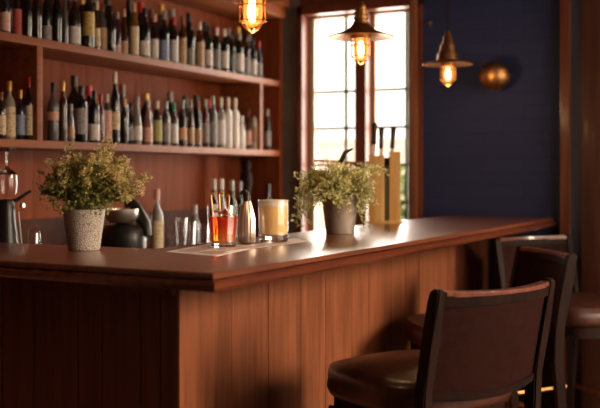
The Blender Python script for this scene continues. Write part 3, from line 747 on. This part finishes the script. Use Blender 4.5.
# ---- knife rack with two bamboo posts
x1_, y1_, z1_ = on(380.5, 223.5)
t = thing('knife_rack', 'pale bamboo knife rack with two tall posts beside the trailing plant', 'knife rack', (x1_, y1_, CT), YAW)
k_ = z1_ / F
def bx_(bm, u0, u1, d0, d1, v0, v1, bev=.002): box(bm, u0 * k_, u1 * k_, d0 * k_, d1 * k_, v0 * k_, v1 * k_, bev)
b = N(); bx_(b, -12, 3.5, -5, 9, 2, 68); obj('post', b, M['bamboo'], t)
b = N(); bx_(b, 9.5, 20.5, 4, 18, 2, 72); obj('post', b, M['bamboo'], t)
b = N(); bx_(b, -13, 22, -6, 19, 0, 3); obj('base', b, M['bamboo'], t)
b = N(); bx_(b, 3.5, 9.5, 10, 12, 3, 58); obj('green_panel', b, mat('sage green panel', (.16, .22, .15), .5), t)
b = N(); bx_(b, 2, 12, 6, 11, 58, 66); obj('bridge', b, M['dark_wood'], t)
b = N(); tube(b, [(-7.4 * k_, 2 * k_, 60 * k_), (-66 * k_, 4 * k_, 63 * k_)], .0055, 8); obj('hanging_rod', b, wood('rod wood', (.35, .12, .05), (.5, .2, .09), 'x'), t)
def knife(u, d, base, h, tilt, label):
    wx = x1_ + (RT.x * u + FW.x * d) * k_; wy = y1_ + (RT.y * u + FW.y * d) * k_
    q = thing('knife', label, 'knife', (wx, wy, CT + base * k_), YAW, 'black handled knives in the bamboo rack')
    q.rotation_euler = (0, R(tilt), YAW)
    hl = h * k_; h0 = hl - 22 * k_
    b = N(); box(b, -.008, .008, -.001, .001, -.004, h0 + .004, 0); obj('blade', b, M['steel'], q)
    b = N(); prof = [(0, h0), (.008, h0), (.0105, h0 + .008), (.009, h0 + .03), (.0115, hl - .022), (.012, hl - .008), (.007, hl), (0, hl)]
    lathe(b, prof, 14, sy=.7); obj('handle', b, M['black'], q)
knife(-7, 2, 68, 33, 3, 'black handled knife at the left of the bamboo rack')
knife(1, 6, 68, 29, 1, 'black handled knife in the middle of the bamboo rack')
knife(12.5, 11, 72, 25, 4, 'black handled knife at the right of the bamboo rack')

# ------------------------------------------------------------------ pendants
def arc(r, a0, a1, n, cx=0, cz=0): return [(cx + r * math.cos(a0 + (a1 - a0) * k / n), cz + r * math.sin(a0 + (a1 - a0) * k / n)) for k in range(n + 1)]
def pendant(px, z, brim, style, label):
    x, y = at_depth(px, z)
    t = thing('pendant_lamp', label, 'pendant lamp', (x, y, brim), 0, 'caged pendant lamps over the bar')
    ch = ZC - brim
    b = N(); lathe(b, [(0, ch), (.05, ch), (.05, ch - .01), (.02, ch - .03), (0, ch - .03)], 24); obj('ceiling_rose', b, M['brass'], t)
    if style == 'cone':
        b = N(); lathe(b, [(.112, 0), (.113, .003), (.095, .010), (.066, .012), (.050, .020), (.044, .055), (.038, .060), (.034, .088), (.027, .093), (.018, .13), (.008, .155), (.006, .155), (.013, .13), (.024, .088), (.042, .018), (.058, .010), (.095, .006), (.110, .0)], 40); obj('shade', b, M['copper'], t)
        b = N(); nlink = int((ch - .19) / .026)
        for k in range(nlink):
            zc = .16 + k * .026; pts = [(.008 * math.cos(a) * (k % 2), .008 * math.cos(a) * ((k + 1) % 2), zc + .015 * math.sin(a)) for a in [2 * PI * j / 10 for j in range(11)]]
            tube(b, pts, .0022, 5, caps=False)
        tube(b, [(0, 0, .145), (0, 0, ch - .02)], .0018, 6)
        obj('chain', b, M['iron'], t)
    else:
        b = N(); lathe(b, [(.112, 0), (.113, .002), (.075, .014), (.050, .025), (.034, .038), (.030, .045), (.028, .045), (.032, .036), (.048, .022), (.074, .010), (.110, .0)], 40); obj('shade', b, M['copper'], t)
        b = N(); pr = [(.030, .038)]
        for k in range(4): zz = .046 + k * .016; pr += [(.027 - k * .002, zz), (.027 - k * .002, zz + .008), (.021 - k * .001, zz + .010), (.021 - k * .001, zz + .014)]
        pr += [(.014, .115), (.006, .125), (0, .125)]
        lathe(b, pr, 28); obj('socket', b, M['brass'], t)
        b = N(); tube(b, [(0, 0, .12), (0, 0, ch - .02)], .004, 8); obj('cord', b, M['iron'], t)
    # bulb and cage
    cr = .033; ln = .092
    b = N(); lathe(b, [(0, -ln + .010), (.012, -ln + .014), (.0235, -ln + .030), (.0255, -.045), (.024, -.012), (.018, .01), (0, .012)], 20); bu = obj('bulb', b, M['amber'], t)
    b = N(); lathe(b, [(0, -ln + .022), (.008, -ln + .026), (.0125, -ln + .042), (.0125, -.035), (.008, -.014), (0, -.010)], 14); obj('filament', b, M['bulb'], bu)
    b = N(); pr = [(cr - .004, .002), (cr - .004, -ln + .026), (cr - .016, -ln + .006), (0, -ln + .002)]
    b.free()
    b = N(); lathe(b, [(.034, .008), (.034, -.006), (.030, -.006), (.030, .008)], 24)
    for zz in (-.028, -ln + .026): 
        pts = [((cr) * math.cos(2 * PI * k / 20), cr * math.sin(2 * PI * k / 20), zz) for k in range(21)]; tube(b, pts, .0017, 6, caps=False)
    for k in range(6):
        a = 2 * PI * k / 6 + .3; c, s = math.cos(a), math.sin(a)
        tube(b, [(cr * c, cr * s, 0), (cr * c, cr * s, -ln + .026), (cr * .45 * c, cr * .45 * s, -ln + .006), (.003 * c, .003 * s, -ln)], .0019, 6, caps=False)
    lathe(b, [(0, -ln - .004), (.006, -ln - .001), (.004, -ln + .004), (0, -ln + .004)], 10)
    obj('cage', b, M['brass'], t)
    l = bpy.data.lights.new('pendant glow', 'POINT'); l.energy = 2.2; l.color = (1, .62, .3); l.shadow_soft_size = .02
    lo = bpy.data.objects.new('pendant_light', l); C.objects.link(lo); lo.parent = t; lo.location = (0, 0, -ln - .03)
pendant(252.5, 2.32, 1.738, 'flat', 'caged brass pendant lamp nearest the shelves, its shade above the frame')
pendant(361, 3.24, 1.764, 'flat', 'caged pendant lamp with flat conical copper shade in front of the window')
pendant(448, 4.2, 1.778, 'cone', 'caged pendant lamp with peaked copper shade against the blue wall')

# brass wall sconce
x, z = at_y(500, WY); zz = hgt(77, z)
t = thing('wall_sconce', 'round brass wall sconce on the dark blue brick wall', 'wall lamp', (x, WY, zz))
b = N(); lathe(b, [(0, 0), (.035, 0), (.035, .008), (.0, .010)], 24, rot=Matrix.Rotation(R(90), 3, 'X')); obj('wall_plate', b, M['brass'], t)
b = N(); lathe(b, arc(.076, -PI / 2, 0, 12) + [(.080, .0), (.080, .004), (.074, .004)] + [(r - .0, q) for r, q in arc(.072, 0, -PI / 2, 12)], 36, c=(0, -.092, 0)); obj('bowl', b, M['brass'], t)
b = N(); lathe(b, [(.068, .004), (.070, .02), (.060, .045), (.035, .062), (0, .070)], 32, c=(0, -.092, 0)); obj('dome', b, M['copper'], t)
b = N(); tube(b, [(0, -.005, 0), (0, -.03, 0)], .010, 10); obj('arm', b, M['brass'], t)
x, z = at_y(431, WY)
b = N(); tube(b, [(0, 0, 0), (0, -.03, .0), (.014, -.04, .012)], [.006, .006, .010], 10); o = obj('wall_hook', b, M['steel']); o.location = (x, WY, hgt(25, z)); tag(o, 'small pale metal hook on the blue wall beside the window', 'hook')

# ------------------------------------------------------------------ bar chairs
def bar_chair(label, loc, rz, name='bar_chair'):
    t = thing(name, label, 'chair', loc, rz, 'leather bar chairs along the counter')
    SH = .75; TOP = 1.0
    def lean(z): return -.205 - (z - SH) * .20
    def bow(s): return -.040 * (1 - s * s)       # centre of the back bows backwards
    W_ = .208
    # seat cushion
    b = N(); rings = []
    def sq(w, d, z, n=32, p=3.2, cy=.035):
        return [(w * abs(math.cos(a)) ** (2 / p) * (1 if math.cos(a) >= 0 else -1), cy + d * abs(math.sin(a)) ** (2 / p) * (1 if math.sin(a) >= 0 else -1), z) for a in [2 * PI * k / n for k in range(n)]]
    for w, d, z in ((.205, .205, SH - .085), (.222, .222, SH - .080), (.230, .230, SH - .06), (.232, .220, SH - .032), (.232, .220, SH - .018), (.222, .222, SH - .004), (.19, .19, SH + .006), (.12, .12, SH + .011), (.03, .03, SH + .013)): rings.append(sq(w, d, z))
    loft(b, rings); obj('seat', b, M['leather_lt'], t, True, 60)
    b = N(); loft(b, [sq(.20, .20, SH - .135), sq(.212, .212, SH - .13), sq(.212, .212, SH - .085)]); obj('seat_frame', b, M['dark_wood'], t)
    # back posts run down to the floor as rear legs
    for s in (-1, 1):
        b = N(); pts = []
        for z, yy, ww in ((0, -.27, .014), (.35, -.225, .016), (SH - .12, -.20, .020), (SH, lean(SH), .020), (SH + .13, lean(SH + .13), .019), (TOP - .02, lean(TOP - .02), .018), (TOP + .004, lean(TOP), .0175), (TOP + .012, lean(TOP + .01), .010)):
            xx = s * (W_ + (0 if z >= SH - .13 else .012 * (SH - z)))
            pts.append([(xx - ww * .75, yy - ww, z), (xx + ww * .75, yy - ww, z), (xx + ww * .75, yy + ww, z), (xx - ww * .75, yy + ww, z)])
        loft(b, pts); bmesh.ops.bevel(b, geom=[e for e in b.edges if abs(e.verts[0].co.z - e.verts[1].co.z) > .005], offset=.004, segments=2, affect='EDGES')
        obj('leg', b, M['dark_wood'], t)
        b = N(); tube(b, [(s * .185, .19, SH - .12), (s * .20, .215, .35), (s * .21, .235, 0)], .018, 4, .013); obj('leg', b, M['dark_wood'], t)
    n = 16
    def strip(z0f, z1f, th0, th1, off=0, wid=W_ - .006):
        bb = N(); rg = []
        for k in range(n + 1):
            s = -1 + 2 * k / n; x = s * wid; z0, z1 = z0f(s), z1f(s)
            rg.append([(x, lean(z0) + bow(s) - th0 + off, z0), (x, lean(z1) + bow(s) - th0 + off, z1), (x, lean(z1) + bow(s) + th1 + off, z1), (x, lean(z0) + bow(s) + th1 + off, z0)])
        loft(bb, rg); bmesh.ops.bevel(bb, geom=[e for e in bb.edges if abs(e.verts[0].co.x - e.verts[1].co.x) > .005], offset=.003, segments=2, affect='EDGES'); return bb
    obj('top_rail', strip(lambda s: TOP - .036, lambda s: TOP - .006 + .004 * s * s, .014, .014), M['dark_wood'], t)
    obj('rail_padding', strip(lambda s: TOP - .012, lambda s: TOP + .001 + .004 * s * s, .017, .016, wid=W_ - .016), M['pad'], t)
    obj('lower_rail', strip(lambda s: SH - .035 + .012 * s * s, lambda s: SH - .010 + .012 * s * s, .012, .012), M['dark_wood'], t)
    obj('back_panel', strip(lambda s: SH - .014 + .012 * s * s, lambda s: TOP - .034, .008, .010, wid=W_ - .014), M['leather'], t)
    b = N()
    for s in (-1, 1): tube(b, [(s * .232, -.235, .30), (s * .205, .215, .30)], .010, 8)
    tube(b, [(-.205, .215, .30), (.205, .215, .30)], .011, 8); tube(b, [(-.232, -.235, .30), (.232, -.235, .30)], .010, 8)
    obj('foot_rest', b, M['brass'], t)
    return t
bar_chair('nearest dark leather bar chair, its curved back towards us', (-.904, 2.505, 0), R(63.6))
bar_chair('middle dark leather bar chair turned towards us, between two others', (-1.015, 3.40, 0), R(128.3))
bar_chair('farthest dark leather bar chair, turned away from the counter, sunlit seat', (-.845, 4.17, 0), R(-126))

# ------------------------------------------------------------------ light
w = bpy.data.worlds.new('World'); S.world = w; w.use_nodes = True
nt = w.node_tree; bg = nt.nodes['Background']
bg.inputs[0].default_value = (1.0, .90, .77, 1); bg.inputs[1].default_value = 2.3
def area(name, loc, rot, sx, sy, e, col):
    l = bpy.data.lights.new(name, 'AREA'); l.shape = 'RECTANGLE'; l.size = sx; l.size_y = sy; l.energy = e; l.color = col
    o = bpy.data.objects.new(name, l); C.objects.link(o); o.location = loc; o.rotation_euler = rot; return o
area('daylight_right_window', (XR - .03, (RW0 + RW1) / 2, (RZ0 + RZ1) / 2), (0, R(90), 0), RZ1 - RZ0, RW1 - RW0, 36, (1, .66, .40))
area('daylight_back_window', ((wx0 + wx1) / 2, WY + .16, (SILL + GT) / 2), (R(-90), 0, 0), wx1 - wx0, GT - SILL, 36, (1, .88, .74)).data.spread = R(150)
sn = bpy.data.lights.new('sun', 'SUN'); sn.energy = 3.4; sn.angle = R(16); sn.color = (1, .80, .56)
so = bpy.data.objects.new('sun', sn); C.objects.link(so)
so.rotation_euler = Vector((-1.0, -.10, -.30)).to_track_quat('-Z', 'Y').to_euler()

# ------------------------------------------------------------------ camera
cam = bpy.data.cameras.new('Camera'); co = bpy.data.objects.new('Camera', cam); C.objects.link(co)
cam.sensor_fit = 'HORIZONTAL'; cam.sensor_width = 36; cam.lens = F / 600 * 36
cam.shift_x = 0; cam.shift_y = -(204 - HY) / 600
co.location = (0, 0, H); co.rotation_euler = (R(90), 0, YAW)
cam.clip_start = .05
cam.dof.use_dof = True; cam.dof.focus_distance = 2.75; cam.dof.aperture_fstop = 2.4
S.camera = co
S.view_settings.view_transform = 'Standard'; S.view_settings.look = 'None'
S.view_settings.exposure = .3; S.view_settings.gamma = 1; S.view_settings.use_curve_mapping = False
